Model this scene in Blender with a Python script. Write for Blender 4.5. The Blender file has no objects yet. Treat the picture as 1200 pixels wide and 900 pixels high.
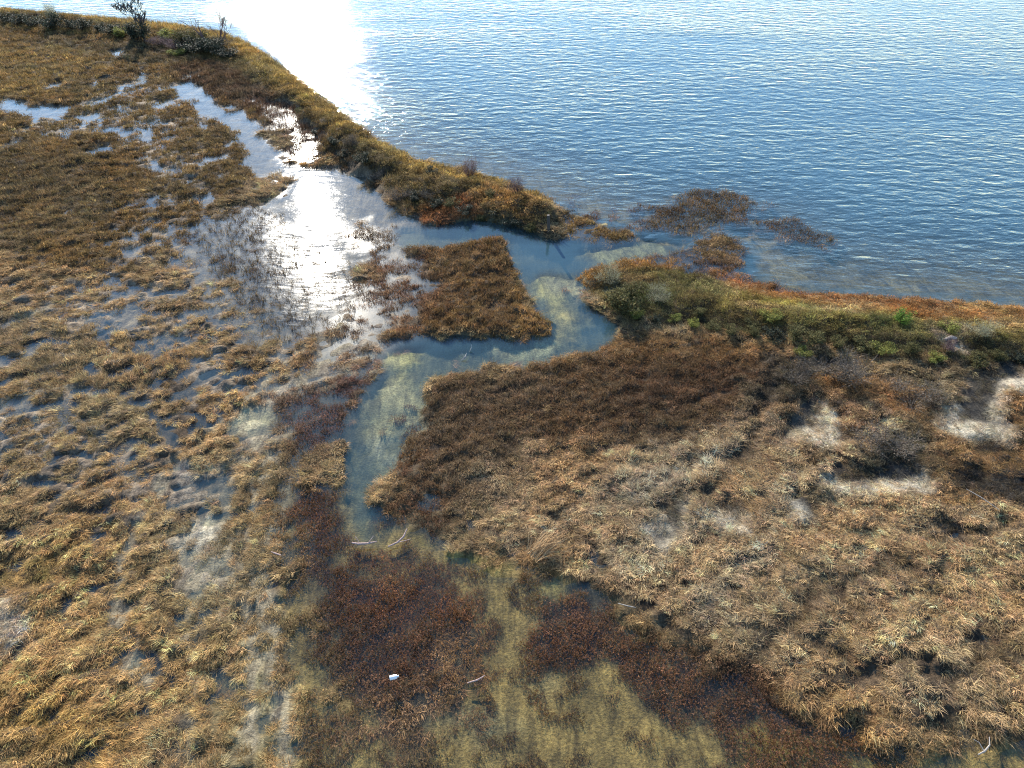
import bpy, math, random
import numpy as np
R = math.radians
rng = np.random.default_rng(7)
random.seed(7)
sc = bpy.context.scene
COL = sc.collection

# ------------------------------------------------------------------ camera
CAMH, PITCH, FPX = 25.0, 40.0, 811.0
cam = bpy.data.cameras.new('camera'); co = bpy.data.objects.new('camera', cam); COL.objects.link(co)
co.location = (0, 0, CAMH); co.rotation_euler = (R(90-PITCH), 0, 0)
cam.sensor_width = 36; cam.lens = 36*FPX/1200; cam.clip_end = 20000; cam.clip_start = 0.1
sc.camera = co
_c, _s = math.cos(R(PITCH)), math.sin(R(PITCH))
def at(px, py, z=0.0):
    """survey point of the photograph -> metres on the ground"""
    u, v = (px-600)/FPX, (450-py)/FPX
    d = (u, _c+v*_s, -_s+v*_c)
    t = (z-CAMH)/d[2]
    return (d[0]*t, d[1]*t)

# ------------------------------------------------------------------ noise
def _hash(ix, iy, seed):
    h = (ix.astype(np.int64)*374761393 + iy.astype(np.int64)*668265263 + seed*974634777) & 0xffffffff
    h = ((h ^ (h >> 13))*1274126177) & 0xffffffff
    return ((h ^ (h >> 16)) & 0xffff)/65535.0
def vnoise(x, y, seed=0):
    ix, iy = np.floor(x), np.floor(y); fx, fy = x-ix, y-iy
    fx = fx*fx*fx*(fx*(fx*6-15)+10); fy = fy*fy*fy*(fy*(fy*6-15)+10)
    a, b = _hash(ix, iy, seed), _hash(ix+1, iy, seed)
    c, d = _hash(ix, iy+1, seed), _hash(ix+1, iy+1, seed)
    return (a*(1-fx)+b*fx)*(1-fy)+(c*(1-fx)+d*fx)*fy
def fbm(x, y, seed=0, o=4, g=.5):
    s = 0; a = 1; t = 0
    for i in range(o):
        c, k = math.cos(i*1.1+.3), math.sin(i*1.1+.3)
        s = s+a*vnoise((x*c-y*k)*2**i+17.3*i, (x*k+y*c)*2**i-9.1*i, seed+i*31); t += a; a *= g
    return s/t
def sstep(a, b, x):
    t = np.clip((x-a)/(b-a), 0, 1); return t*t*(3-2*t)

# ------------------------------------------------------------------ survey fields on a world grid
X0, X1, Y0, Y1, ST = -130., 130., -4., 164., .3
gx = np.arange(X0, X1+ST, ST); gy = np.arange(Y0, Y1+ST, ST)
GX, GY = np.meshgrid(gx, gy)
NAMES = ['z','dens','tall','r','g','b','gr','gg','gb','lod','sed','red','scr','hum','em','turb','wave','rough','len']
F = {n: np.zeros_like(GX, dtype=np.float32) for n in NAMES}
N1 = fbm(GX/6, GY/6, 5)-.5
N2 = fbm(GX/1.6, GY/1.6, 11, 3)-.5
def poly_sd(x, y, P):
    d = np.full(x.shape, 1e9); ins = np.zeros(x.shape, bool)
    n = len(P)
    for i in range(n):
        ax, ay = P[i]; bx, by = P[(i+1) % n]
        ex, ey = bx-ax, by-ay; L = ex*ex+ey*ey+1e-9
        t = np.clip(((x-ax)*ex+(y-ay)*ey)/L, 0, 1)
        d = np.minimum(d, (x-ax-t*ex)**2+(y-ay-t*ey)**2)
        if abs(ey) > 1e-9:
            c = ((ay > y) != (by > y)) & (x < ex*(y-ay)/ey+ax)
            ins ^= c
    d = np.sqrt(d); return np.where(ins, -d, d)
def line_d(x, y, P):
    d = np.full(x.shape, 1e9)
    for (ax, ay), (bx, by) in zip(P[:-1], P[1:]):
        ex, ey = bx-ax, by-ay; t = np.clip(((x-ax)*ex+(y-ay)*ey)/(ex*ex+ey*ey+1e-9), 0, 1)
        d = np.minimum(d, (x-ax-t*ex)**2+(y-ay-t*ey)**2)
    return np.sqrt(d)
def W(P): return [at(*p) for p in P]
def E(cx, cy, rx, ry, rot=0, n=14):
    c, s = math.cos(R(rot)), math.sin(R(rot))
    return [(cx+rx*math.cos(a)*c-ry*math.sin(a)*s, cy+rx*math.cos(a)*s+ry*math.sin(a)*c) for a in [k*2*math.pi/n for k in range(n)]]
def crop(P, m):
    xs = [p[0] for p in P]; ys = [p[1] for p in P]
    i0 = max(0, int((min(xs)-m-X0)/ST)); i1 = min(len(gx), int((max(xs)+m-X0)/ST)+2)
    j0 = max(0, int((min(ys)-m-Y0)/ST)); j1 = min(len(gy), int((max(ys)+m-Y0)/ST)+2)
    return (slice(j0, max(j1, j0+1)), slice(i0, max(i1, i0+1)))
def weight(P, soft, na):
    m = soft+na*2+1
    sl = crop(P, m)
    sd = poly_sd(GX[sl], GY[sl], P)+(N1[sl]*1.4+N2[sl]*1.2)*na*2
    return sl, 1-sstep(-soft/2, soft/2, sd)
def setf(sl, w, kw):
    for k, v in kw.items():
        if k == 'tint': comps = zip('rgb', v)
        elif k == 'gnd': comps = zip(('gr','gg','gb'), v)
        elif k == 'ty': comps = zip(('lod','sed','red','scr'), v)
        else: comps = ((k, v),)
        for n, q in comps:
            F[n][sl] = F[n][sl]*(1-w)+q*w
def paint(P, soft=1.0, na=.5, world=False, **kw):
    if not world: P = W(P)
    sl, w = weight(P, soft, na); setf(sl, w, kw)
def ridge(P, width, h, world=False, **kw):
    if not world: P = W(P)
    sl = crop(P, width*3); d = line_d(GX[sl], GY[sl], P)
    F['z'][sl] += h*np.exp(-(d/width)**2)*(1+N1[sl]*.8+N2[sl]*1.6)

# plant and mud colours (albedo)
TAN = (.51,.355,.19); GOLD = (.48,.30,.12); PALE = (.50,.40,.27); GREY = (.36,.29,.20)
BRN = (.21,.125,.062); DBR = (.13,.082,.05); RED = (.17,.085,.052); PINK = (.22,.12,.10)
ORG = (.42,.20,.07); OLV = (.22,.19,.075); GRN = (.15,.16,.06); YGR = (.32,.28,.09)
MUD = (.085,.06,.04); WMUD = (.27,.215,.165); SAND = (.42,.37,.29); ALG = (.225,.165,.068); SILT = (.26,.25,.17); BED = (.085,.085,.055); WHITE = (.62,.58,.52)

# --- base: marsh everywhere
setf(slice(None), 1.0, dict(z=.15, dens=.76, tall=1., tint=TAN, gnd=MUD, ty=(1,0,0,0), hum=.42, em=0, turb=.2, wave=0, rough=.11, len=1.))
# --- lake
S1 = [(0,12),(60,17),(150,25),(205,30),(262,40),(300,60),(345,94),(390,128),(430,163),(480,188),(540,200),(600,218),(650,240),(700,262),(745,272)]
S2 = [(802,290),(845,272),(876,292),(868,318),(905,335),(960,343),(1050,350),(1130,354),(1200,362)]
LAKE = [(-130,126)]+W(S1)+W(S2)+[(60,26),(130,20),(400,10),(400,300),(-400,300),(-400,126)]
paint(LAKE, 1.0, .5, True, z=-.6, dens=0, hum=0, gnd=BED, turb=.6, wave=1, rough=.04)
sdl = poly_sd(GX, GY, LAKE)
F['z'] = np.where(sdl < 0, np.minimum(F['z'], -.12+np.maximum(sdl, -60)*.075), F['z']).astype(np.float32)
F['turb'] = np.where(sdl < -1, np.clip(.15-sdl*.05, 0, .92), F['turb']).astype(np.float32)
for _n, _q in zip(('gr','gg','gb'), (.25,.21,.12)): F[_n] = np.where((sdl < 0), _q*np.exp(sdl/9)+F[_n]*(1-np.exp(sdl/9)), F[_n]).astype(np.float32)
F['wave'] = np.where(sdl < 0, np.clip(.45-sdl*.12, 0, 1)*(.55+.9*fbm(GX/28, GY/11, 200, 3)), F['wave']).astype(np.float32)

# --- upper left marsh
paint([(0,25),(160,45),(250,70),(310,110),(330,190),(230,290),(150,330),(0,330),(-60,200)], 4, 2, tint=(.25,.17,.08), tall=.95, ty=(.25,.75,0,0), hum=.36, len=.8, dens=.78)
paint([(0,60),(90,55),(120,80),(60,112),(0,112)], 4, 2, tint=(.33,.23,.10))
paint([(60,40),(150,50),(240,62),(300,80),(220,85),(100,60),(40,52)], 3, 1, tint=(.17,.13,.075))
paint([(0,185),(60,180),(130,205),(110,250),(60,290),(0,300)], 5, 2, tint=(.19,.14,.075), dens=1.1)
paint([(0,250),(60,240),(130,300),(100,335),(0,320)], 5, 2, tint=(.28,.19,.09))
paint([(195,80),(270,72),(330,105),(345,150),(300,140),(255,118),(205,98)], 3, 1, tint=(.15,.10,.065), dens=1.1, tall=1.2)
# --- left middle
paint([(0,330),(150,330),(230,280),(330,400),(390,430),(300,520),(230,640),(0,600)], 6, 2, tint=(.51,.35,.185), dens=.62, hum=.5, z=.09, ty=(.75,.25,0,0))
paint([(0,400),(110,395),(170,470),(120,520),(0,560)], 6, 2, tint=(.42,.30,.16), dens=.95, hum=.3)
paint([(0,600),(230,640),(330,720),(330,900),(0,900)], 6, 2, tint=(.58,.40,.20), dens=.74, hum=.42, z=.14)
paint([(0,800),(140,830),(130,900),(0,900)], 3, 1, tint=(.52,.35,.14), dens=1.1)
paint(E(30,670,50,22,-10), 3, 1, tint=(.27,.22,.10), dens=1.1)
paint(E(10,730,18,26), 1.5, .5, tint=WHITE, gnd=WHITE, dens=.7, hum=.1)
# --- centre right brown
paint([(495,455),(520,440),(620,432),(720,405),(735,380),(925,415),(935,500),(820,540),(700,540),(600,590),(520,640),(440,590),(470,540),(482,500)], 3, 1.2, tint=(.215,.135,.075), dens=.86, ty=(.2,.7,.1,0), hum=.2, len=.8, z=.24)
paint([(730,380),(900,410),(870,430),(740,430),(690,412)], 2, .8, tint=(.30,.175,.08))
paint([(740,430),(900,430),(910,480),(700,500)], 3, 1, tint=(.17,.10,.06))
# --- right pale grass
paint([(560,590),(640,540),(800,520),(930,470),(1200,430),(1260,900),(1180,880),(1020,850),(930,800),(830,740),(740,720),(690,690),(610,640)], 4, 1.5, tint=(.60,.43,.26), dens=.8, ty=(1,0,0,0), hum=.3, z=.28, len=1.1)
paint([(930,600),(1200,560),(1200,800),(1000,760),(900,700)], 5, 2, tint=(.60,.42,.25))
paint([(540,560),(700,530),(790,580),(760,660),(640,640)], 4, 1.5, tint=(.50,.36,.22))
paint([(900,700),(1200,740),(1200,860),(1040,850)], 4, 1.5, tint=(.60,.45,.27), dens=.74, hum=.42)
paint([(1020,440),(1130,425),(1120,520),(1060,560),(980,560),(980,490)], 3, 1.5, tint=(.24,.19,.12), ty=(.6,.3,0,.1))
paint([(1180,440),(1250,440),(1250,560),(1110,600),(1080,560),(1150,500)], 3, 1.5, tint=(.44,.27,.13))
paint([(900,420),(960,415),(1010,430),(1010,470),(930,480),(905,500),(880,470)], 2, 1, tint=(.13,.11,.075), ty=(.2,.2,0,.6), hum=.5)
paint(E(960,500,70,25,-15), 3, 1, tint=(.46,.31,.19))
paint(E(1020,460,50,14,10), 2, 1, tint=(.42,.25,.12))
paint([(930,560),(990,530),(1060,520),(1070,560),(960,590)], 3, 1, tint=(.19,.17,.12), hum=.5)
# --- left levee
LV = W([(0,20),(60,26),(150,36),(215,45),(270,58),(310,85),(350,122),(390,155),(440,195),(490,220),(550,235),(600,245),(635,258)])
paint([(0,12),(60,17),(150,25),(205,30),(262,40),(300,60),(345,94),(390,128),(430,163),(480,188),(540,200),(600,218),(650,240),(648,270),(628,272),(592,262),(560,258),(530,264),(492,266),(470,240),(440,212),(390,190),(340,150),(320,110),(270,82),(215,60),(140,46),(0,36)], 1.2, .5, z=.3, dens=1.1, tint=(.20,.15,.07), ty=(.25,.35,0,.4), hum=.15, tall=1.1, gnd=MUD)
paint([(-20,10),(0,12),(60,17),(150,25),(205,30),(262,40),(300,60),(345,94),(390,128),(430,163),(480,188),(540,200),(600,218),(650,240),(645,255),(590,240),(540,222),(480,212),(420,178),(370,140),(330,110),(290,75),(250,55),(150,34),(60,24),(-20,18)], 1.4, .6, tint=(.42,.29,.10), ty=(.6,.4,0,0), dens=1.2)
paint([(560,215),(640,245),(648,270),(600,262),(560,240)], 1.2, .6, tint=(.38,.23,.09))
paint([(488,248),(545,240),(560,256),(530,266),(495,268)], 1.2, .6, tint=(.36,.17,.08))
ridge([(p) for p in LV], 2.2, .55, True)
ridge(W([(410,165),(480,215),(560,238),(630,255)]), 1.8, .25, True)
# --- mouth: emergent reeds near the lake
paint([(648,240),(700,250),(742,262),(744,278),(710,288),(665,280),(648,272)], 1.2, .7, z=-.05, dens=.66, em=1, tint=(.30,.20,.085), ty=(.3,.7,0,0), hum=.25)
paint([(630,205),(700,222),(755,232),(755,268),(690,256),(650,240)], 2.5, 1, dens=.3, em=1, tint=PINK, ty=(0,.4,.6,0))
paint([(750,244),(785,222),(830,214),(900,230),(908,256),(860,270),(800,272),(760,262)], 2.2, 1.0, z=-.08, dens=.9, em=1, tint=(.19,.13,.075), ty=(.1,.8,.1,0), tall=1.1)
paint([(866,250),(930,250),(985,274),(980,300),(925,292),(875,274)], 2.2, 1.0, z=-.10, dens=.8, em=1, tint=(.17,.115,.075), ty=(.1,.8,.1,0))
paint(E(745,238,9,8), 1, .5, dens=.55, em=1, tint=(.22,.12,.07), ty=(0,1,0,0), z=-.1)
# --- right headland
HEAD = [(657,334),(690,316),(740,302),(800,298),(845,300),(868,320),(905,336),(960,343),(1050,350),(1130,354),(1200,362),(1290,372),(1290,445),(1200,430),(1120,420),(1050,418),(960,405),(900,400),(820,388),(740,378),(718,372),(700,358),(680,345)]
paint(HEAD, 1.0, .5, z=.22, dens=1.15, em=0, tint=(.24,.19,.08), ty=(.2,.5,0,.3), hum=.12)
paint([(740,302),(800,292),(845,275),(876,292),(868,318),(905,333),(860,332),(800,318),(745,312)], 1.2, .6, z=-.06, dens=.62, em=1, tint=(.19,.12,.085), ty=(.1,.8,.1,0), hum=.15)
paint([(800,292),(845,275),(873,292),(858,306),(815,300)], 1.0, .5, z=.0, dens=.8, tall=.7, em=1, tint=(.28,.18,.09))
paint([(868,322),(910,330),(960,340),(965,350),(905,345)], 1.0, .6, z=-.05, dens=.5, em=1, tint=(.24,.13,.09), ty=(.1,.7,.2,0))
paint([(655,332),(690,316),(740,303),(800,302),(800,312),(740,320),(700,335),(690,345)], 1, .4, tint=(.36,.21,.08))
paint([(840,318),(905,336),(960,344),(1050,350),(1130,354),(1200,362),(1290,372),(1290,395),(1200,388),(1120,378),(1000,366),(920,358),(850,345)], 1.0, .5, tint=(.50,.30,.12), ty=(.4,.6,0,0), tall=.7, dens=1.2, gnd=(.25,.16,.08))
paint([(840,318),(905,336),(960,344),(1050,352),(1130,356),(1100,364),(960,356),(860,340)], 1.0, .5, tint=(.38,.19,.085))
paint([(700,325),(790,318),(850,335),(800,345),(720,340)], 1, .5, tint=(.23,.20,.09))
paint([(845,350),(930,360),(1050,372),(1130,382),(1200,392),(1290,400),(1200,408),(1040,396),(900,388),(850,370)], 1.5, .6, tint=(.33,.28,.10), ty=(.5,.3,0,.2))
paint(E(905,365,55,6,4), 1, .5, tint=(.40,.36,.10))
paint(E(940,372,60,4,4), 1, .5, tint=(.52,.40,.22))
paint([(740,366),(850,378),(960,392),(1060,402),(1200,412),(1200,424),(1060,416),(950,408),(830,392),(740,380)], 1.0, .5, tint=(.10,.09,.045), ty=(0,.3,0,.7), tall=.8, dens=.8)  # scrub strip; its dark tint paints the shadow along the ridge foot
for (cx, cy_, rx, ry, cc) in [(870,352,22,5,YGR),(980,372,30,5,(.50,.40,.24)),(1030,384,26,5,GRN),(1080,372,30,5,ORG),(1180,384,30,7,(.45,.33,.16)),(790,330,30,7,OLV),(830,345,24,6,(.34,.30,.13)),(1120,396,30,6,(.45,.38,.26)),(1010,362,20,4,(.55,.38,.20)),(930,382,24,5,OLV),(760,355,30,8,GRN),(745,330,20,6,(.30,.20,.09)),(1150,374,30,4,(.5,.26,.10)),(880,368,20,4,(.46,.36,.2))]:
    paint(E(cx, cy_, rx, ry, 5), 1, .6, tint=cc)
ridge([(678,334),(720,345),(790,356),(880,370),(960,382),(1060,394),(1200,402),(1290,410)], 1.5, .38)
# --- flooded pools
WET = dict(z=-.16, dens=0, hum=.05, gnd=WMUD, turb=.2, wave=.14, rough=.042)
paint([(196,95),(228,96),(240,116),(272,126),(302,140),(325,165),(345,190),(395,196),(432,208),(460,235),(488,264),(500,285),(470,300),(440,300),(420,330),(385,360),(350,385),(300,380),(270,330),(220,270),(240,248),(300,250),(318,232),(318,218),(285,200),(278,170),(262,150),(238,140),(220,118)], 2, 1.2, **WET)
paint([(290,118),(345,120),(385,165),(375,190),(345,192),(318,160)], 1.5, 1, z=-.05, dens=.62, em=1, tint=(.16,.10,.075), ty=(0,.5,.5,0), hum=.08, gnd=WMUD)
paint([(385,170),(420,190),(450,215),(460,240),(430,232),(395,205)], 2, 1, dens=.42, em=1, tint=DBR, ty=(0,1,0,0))
paint([(345,195),(400,205),(440,240),(400,215)], 2, 1, dens=.25, em=1, tint=DBR, ty=(0,1,0,0))
paint([(205,270),(250,240),(310,240),(345,262),(350,300),(400,310),(430,340),(370,400),(300,380),(260,330)], 2, 1.5, dens=.44, em=1, tint=(.15,.10,.065), tall=.8, ty=(.3,.7,0,0), hum=.05, z=-.12, gnd=WMUD, rough=.12)
paint(E(395,245,48,40,15), 4, 1.5, dens=.0, z=-.2)
paint([(415,262),(500,280),(500,345),(480,392),(455,400),(400,420),(340,470),(300,500),(320,440),(370,400),(400,350),(440,330),(440,290)], 3, 1.5, dens=.42, em=1, tint=(.27,.17,.115), ty=(.3,.5,.2,0), hum=.12, z=-.06, gnd=WMUD, rough=.15)
paint([(410,262),(450,268),(500,284),(480,300),(440,290)], 1.5, .8, dens=.6, tint=(.20,.13,.075), em=1)
for P in [[(0,117),(30,120),(80,125),(76,136),(66,150),(90,156),(85,163),(62,163),(45,145),(20,137),(0,137)],
          E(114,150,16,7,-20), E(152,142,9,6), E(113,177,16,5,-5), E(140,63,9,7), E(195,185,9,9), E(194,174,6,12), E(178,150,12,8), E(170,92,6,9), E(162,100,6,6), E(187,94,5,7), E(105,122,9,4), E(150,150,30,5,-15),
          [(118,252),(140,240),(172,225),(180,231),(150,248),(125,258)], [(185,212),(196,212),(212,232),(205,246),(182,258),(162,276),(156,298),(142,298),(150,270),(170,250),(196,238)],
          E(242,236,8,10), E(72,330,16,18,0), E(42,356,14,7), E(82,378,18,6), E(134,368,6,26), E(140,398,10,12), E(190,428,6,15), E(238,460,8,16), E(5,425,12,12), E(8,495,10,18),
          E(225,330,18,6,-20), E(200,372,20,5,-20), E(230,395,14,6,-20),E(175,385,12,5), E(215,420,16,5,20)]:
    paint(P, .9, .8, **dict(WET, turb=.2))
paint([(20,310),(140,325),(250,380),(300,440),(250,480),(190,450),(100,400),(10,390)], 5, 2, dens=.57, hum=.34, z=.02, em=.5, gnd=WMUD)
paint([(180,270),(260,240),(300,300),(340,400),(330,440),(260,400),(200,340)], 4, 2, dens=.48, hum=.10, z=-.07, em=1, gnd=WMUD, rough=.11)
paint([(150,95),(215,130),(240,190),(200,230),(160,200),(140,150),(60,165),(40,145),(90,140)], 3, 2, dens=.60, hum=.4, z=.0, em=.3, gnd=WMUD)
paint([(100,260),(180,215),(230,235),(190,300),(130,310)], 3, 1.5, dens=.66, hum=.4, z=.03, em=.2)
paint([(0,440),(60,430),(120,520),(220,540),(230,600),(120,590),(0,560)], 5, 2, dens=.58, hum=.4, z=.04, em=.4, gnd=WMUD)
for k in range(9):
    paint([(200+k*14,640-k*12),(212+k*14,640-k*12),(330+k*9,452-k*9),(326+k*9,450-k*9)], .5, .4, dens=.25, z=.03, gnd=(.2,.17,.13))
for k in range(5):
    paint([(300+k*11,600),(305+k*11,600),(318+k*9,900),(310+k*9,900)], .5, .3, dens=.3, z=.0, gnd=(.2,.16,.08))
# beige mud and bleached flats
paint([(330,455),(420,405),(455,405),(400,440),(360,480),(300,540),(240,600),(250,560),(300,500)], 2.5, 1, z=.0, dens=.5, hum=.16, gnd=(.34,.29,.23), tint=(.36,.27,.20), em=1)
for c, col in [(E(296,495,30,14,-8), (.50,.45,.30)), (E(218,555,24,16,10), (.40,.35,.29)), (E(243,625,22,30,15), (.45,.40,.31)), (E(245,668,18,22,0), (.40,.34,.26)), (E(275,725,18,20,20), (.30,.26,.2)), (E(290,760,22,18,20), (.30,.25,.19)), (E(265,545,40,12,-25), (.36,.31,.25))]:
    paint(c, 1.6, .8, z=.02, dens=.10, hum=.08, gnd=col, tint=PALE, em=1, ty=(1,0,0,0), turb=.1)
paint([(290,560),(335,540),(335,640),(330,760),(290,760),(270,650)], 2, 1, dens=.85, tint=(.42,.31,.17), hum=.3)
paint([(250,720),(340,700),(385,900),(240,900)], 3, 1, dens=.66, hum=.42, z=.04, gnd=(.26,.215,.11), tint=(.40,.28,.14), em=1)
# --- olive shallows
OW = dict(z=-.09, dens=.33, em=1, tint=(.13,.085,.05), tall=.7, hum=.04, gnd=ALG, turb=.02, wave=0, rough=.1, ty=(0,.2,.8,0))
paint([(318,560),(352,560),(360,640),(352,680),(380,750),(404,840),(410,920),(355,920),(352,850),(330,760),(312,690),(322,640)], 1.2, .6, **OW)
paint([(395,560),(430,580),(470,600),(520,640),(580,665),(655,668),(690,700),(760,725),(830,770),(900,830),(1010,870),(1100,840),(1200,850),(1250,960),(370,960),(385,840),(370,760),(345,680),(345,600)], 1.6, .7, **OW)
# old tracks and drainage lines worn through the grass
def trail(P, width, **kw):
    P = W(P); sl = crop(P, width*3+1); d = line_d(GX[sl]+N2[sl]*.8, GY[sl]+N2[sl]*.8, P); setf(sl, 1-sstep(width*.6, width*1.4, d), kw)
for P, wd in [([(420,395),(360,440),(318,500),(280,560),(262,640),(270,720)], .35), ([(440,410),(380,455),(335,510),(300,580),(290,660),(300,760),(290,880)], .3), ([(455,420),(400,465),(352,520),(330,590),(312,680),(322,780),(330,900)], .35),
              ([(400,380),(330,430),(280,480),(210,540),(180,600)], .3), ([(0,470),(60,455),(140,470)], .3), ([(10,380),(60,360),(120,330)], .3), ([(200,560),(150,640),(140,720),(180,800)], .25), ([(240,640),(220,720),(230,800),(215,890)], .3)]:
    trail(P, wd*.8, dens=.42, z=.02, hum=.1, gnd=(.27,.23,.165), em=.6)
for P, cc in [([(790,640),(870,590),(960,560),(1040,500)], (.66,.50,.32)), ([(640,720),(720,660),(800,640)], (.62,.47,.30)), ([(900,700),(1010,640),(1120,610),(1200,600)], (.66,.48,.28)), ([(700,600),(790,560),(880,530)], (.60,.46,.31)), ([(820,720),(900,640),(930,560)], (.62,.48,.32)), ([(1010,800),(1090,700),(1180,640)], (.64,.47,.27)), ([(600,640),(680,600),(740,560)], (.58,.43,.28))]:
    trail(P, .5, tint=cc, tall=.7)
for P in [[(770,600),(850,560),(900,500)], [(880,780),(960,700),(1050,660)], [(1040,620),(1100,640),(1180,620)], [(940,740),(1000,790),(1080,780)], [(1100,830),(1150,760),(1200,740)], [(640,600),(700,640),(740,690)]]:
    trail(P, .3, dens=.62, z=.14, tall=.7, tint=(.3,.22,.14))
for k in range(75):
    x, y = rng.uniform(0, 270), rng.uniform(85, 480)
    if x < 135 and 180 < y < 300: continue
    sc_ = .5+y/400
    paint(E(x, y, rng.uniform(6, 19)*sc_, rng.uniform(1.5, 3.6)*sc_, rng.uniform(-38, -8), 8), .6, .5, z=-.12, dens=.04, hum=.03, gnd=WMUD, rough=.11, turb=.15)
# --- peninsula island
paint([(470,290),(505,287),(560,280),(592,277),(600,300),(610,335),(625,366),(648,376),(656,388),(630,397),(590,396),(530,393),(455,397),(480,370),(500,330)], 1.0, .4, z=.24, dens=.85, em=0, tint=(.25,.155,.075), ty=(.1,.85,.05,0), hum=.3, gnd=MUD, len=.8)
paint([(595,300),(610,335),(625,366),(648,376),(656,388),(630,397),(590,396),(600,370),(600,330)], 1.0, .4, tint=(.36,.22,.09))
paint([(430,300),(500,300),(500,360),(470,390),(430,380)], 3, 1.2, dens=.58, tint=(.24,.14,.09), z=-.03, ty=(.1,.6,.3,0), hum=.12, em=1)
# --- channel
CH = dict(z=-.45, dens=0, hum=.04, gnd=(.15,.155,.10), turb=.34, wave=.06, rough=.10)
paint([(500,268),(530,262),(560,258),(592,264),(630,277),(660,281),(700,289),(748,284),(805,286),(800,292),(745,300),(695,312),(662,328),(658,336),(680,350),(703,366),(722,380),(722,400),(700,410),(660,420),(600,428),(540,433),(512,440),(497,457),(488,480),(482,510),(468,540),(450,560),(442,585),(470,610),(462,632),(420,632),(400,610),(403,570),(398,540),(405,505),(420,472),(446,435),(470,404),(530,394),(590,398),(640,400),(657,392),(650,376),(628,366),(612,336),(602,300),(592,278),(560,282),(505,290),(470,290),(470,268)], .8, .35, **CH)
F['turb'] = np.maximum(F['turb'], 0)
paint([(602,285),(700,290),(745,288),(690,308),(655,328),(625,340),(608,310)], 1.5, .6, turb=.62, z=-.8)
paint(E(697,392,26,14,0), 1.2, .4, turb=.55, z=-.7)
paint(E(520,404,60,8,0), 1, .5, turb=.5, z=-.6)
for c, col in [(E(648,345,18,16,50), (.36,.33,.15)), (E(668,372,16,6,50), (.42,.36,.17)), (E(610,408,26,7,0), (.30,.31,.22)), (E(560,412,30,8,0), (.26,.26,.19)), (E(475,430,20,12,-40), (.36,.33,.14)), (E(465,455,22,16,-40), (.40,.38,.24)), (E(450,490,18,22,20), (.30,.29,.19)),
               (E(428,545,14,12,0), (.42,.42,.34)), (E(448,530,14,10,0), (.36,.36,.30)), (E(420,600,16,12,0), (.30,.27,.09)), (E(690,340,25,8,10), (.26,.25,.17)), (E(740,296,40,6,-6), (.22,.22,.13))]:
    paint(c, 2.0, 1.3, gnd=col, z=-.2, turb=.08)
for c in [E(465,465,10,14), E(470,500,14,22), E(445,520,12,10), E(425,510,6,10), E(478,540,16,20), E(430,580,8,5)]:
    paint(c, 1, .8, dens=.30, em=1, tint=(.22,.11,.08), ty=(0,.3,.7,0))
paint([(430,600),(470,560),(540,580),(560,640),(500,640)], 2, .8, z=.0, dens=.72, em=1, tint=(.20,.11,.065), ty=(.1,.4,.5,0), hum=.2, gnd=(.1,.08,.05))
paint([(440,598),(480,625),(540,650),(600,668),(660,672),(672,700),(640,722),(600,715),(560,690),(500,660),(450,630),(420,615)], 1.0, .5, **OW)
paint([(480,630),(560,655),(600,664),(590,676),(530,660)], 1, .5, gnd=(.36,.28,.08), dens=.03)
paint([(610,680),(660,680),(672,700),(630,705)], 1, .5, gnd=(.33,.28,.11))
for (cx, cy_, rx, ry, cc) in [(560,850,60,20,SILT),(640,800,40,14,(.32,.26,.14)),(720,860,50,16,(.16,.13,.055)),(780,800,30,10,(.30,.23,.07)),(620,700,30,12,(.27,.24,.15)),(860,850,40,14,(.15,.12,.05)),(900,890,60,14,(.31,.24,.07)),(440,880,50,14,(.30,.25,.13)),(350,640,14,30,(.34,.28,.10)),(372,800,14,40,(.38,.30,.12)),(700,830,20,30,(.33,.26,.08)),(650,890,60,10,(.28,.24,.13)),(600,790,18,12,(.15,.12,.05)),(1000,880,50,12,(.30,.24,.07)),(420,600,14,10,(.12,.11,.06)),(760,850,24,14,(.36,.30,.12))]:
    paint(E(cx, cy_, rx, ry, 10), 1.6, 1.2, gnd=tuple(.8*q for q in cc))
# --- thin growth over the shallows, then the red brown reeds
for P, dn in [([(440,790),(560,800),(640,840),(760,830),(850,860),(900,900),(420,900)], .34), ([(560,700),(620,690),(640,730),(600,760),(570,740)], .62), ([(740,780),(800,800),(860,860),(800,880),(740,820)], .6), ([(380,840),(450,850),(470,900),(380,900)], .6)]:
    paint(P, 3, 1.6, dens=dn, em=1)
RD = dict(z=-.06, dens=.86, em=1, tint=RED, ty=(0,.12,.88,0), hum=.1, gnd=(.06,.05,.035), rough=.12, tall=1.0)
paint([(345,480),(390,455),(415,462),(402,505),(396,540),(400,600),(415,640),(470,640),(540,665),(570,700),(590,760),(560,810),(520,850),(440,880),(385,830),(372,750),(348,680),(332,640),(345,560),(330,520)], 2.6, 1.3, **RD)
paint([(345,480),(400,440),(450,420),(470,400),(440,440),(415,470),(395,520),(360,540)], 1.5, .8, tint=(.19,.105,.085), dens=.6)
paint([(430,620),(500,640),(580,690),(590,740),(480,760),(400,720)], 2, .8, tint=(.22,.10,.05), dens=.88)
paint([(430,800),(560,800),(560,850),(470,900),(400,870)], 2, 1, tint=(.34,.21,.12), dens=.66, ty=(.55,.1,.35,0))
paint([(500,740),(580,740),(580,800),(500,790)], 2, 1, tint=(.38,.23,.12), dens=.8, ty=(.6,.1,.3,0))
paint([(590,735),(640,700),(690,685),(725,725),(770,735),(860,770),(920,815),(1000,850),(980,910),(850,910),(790,870),(745,835),(690,800),(640,785)], 2.6, 1.3, **RD)
paint([(690,745),(715,760),(740,840),(790,900),(720,900),(690,800)], 1, .5, dens=.66)
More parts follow.
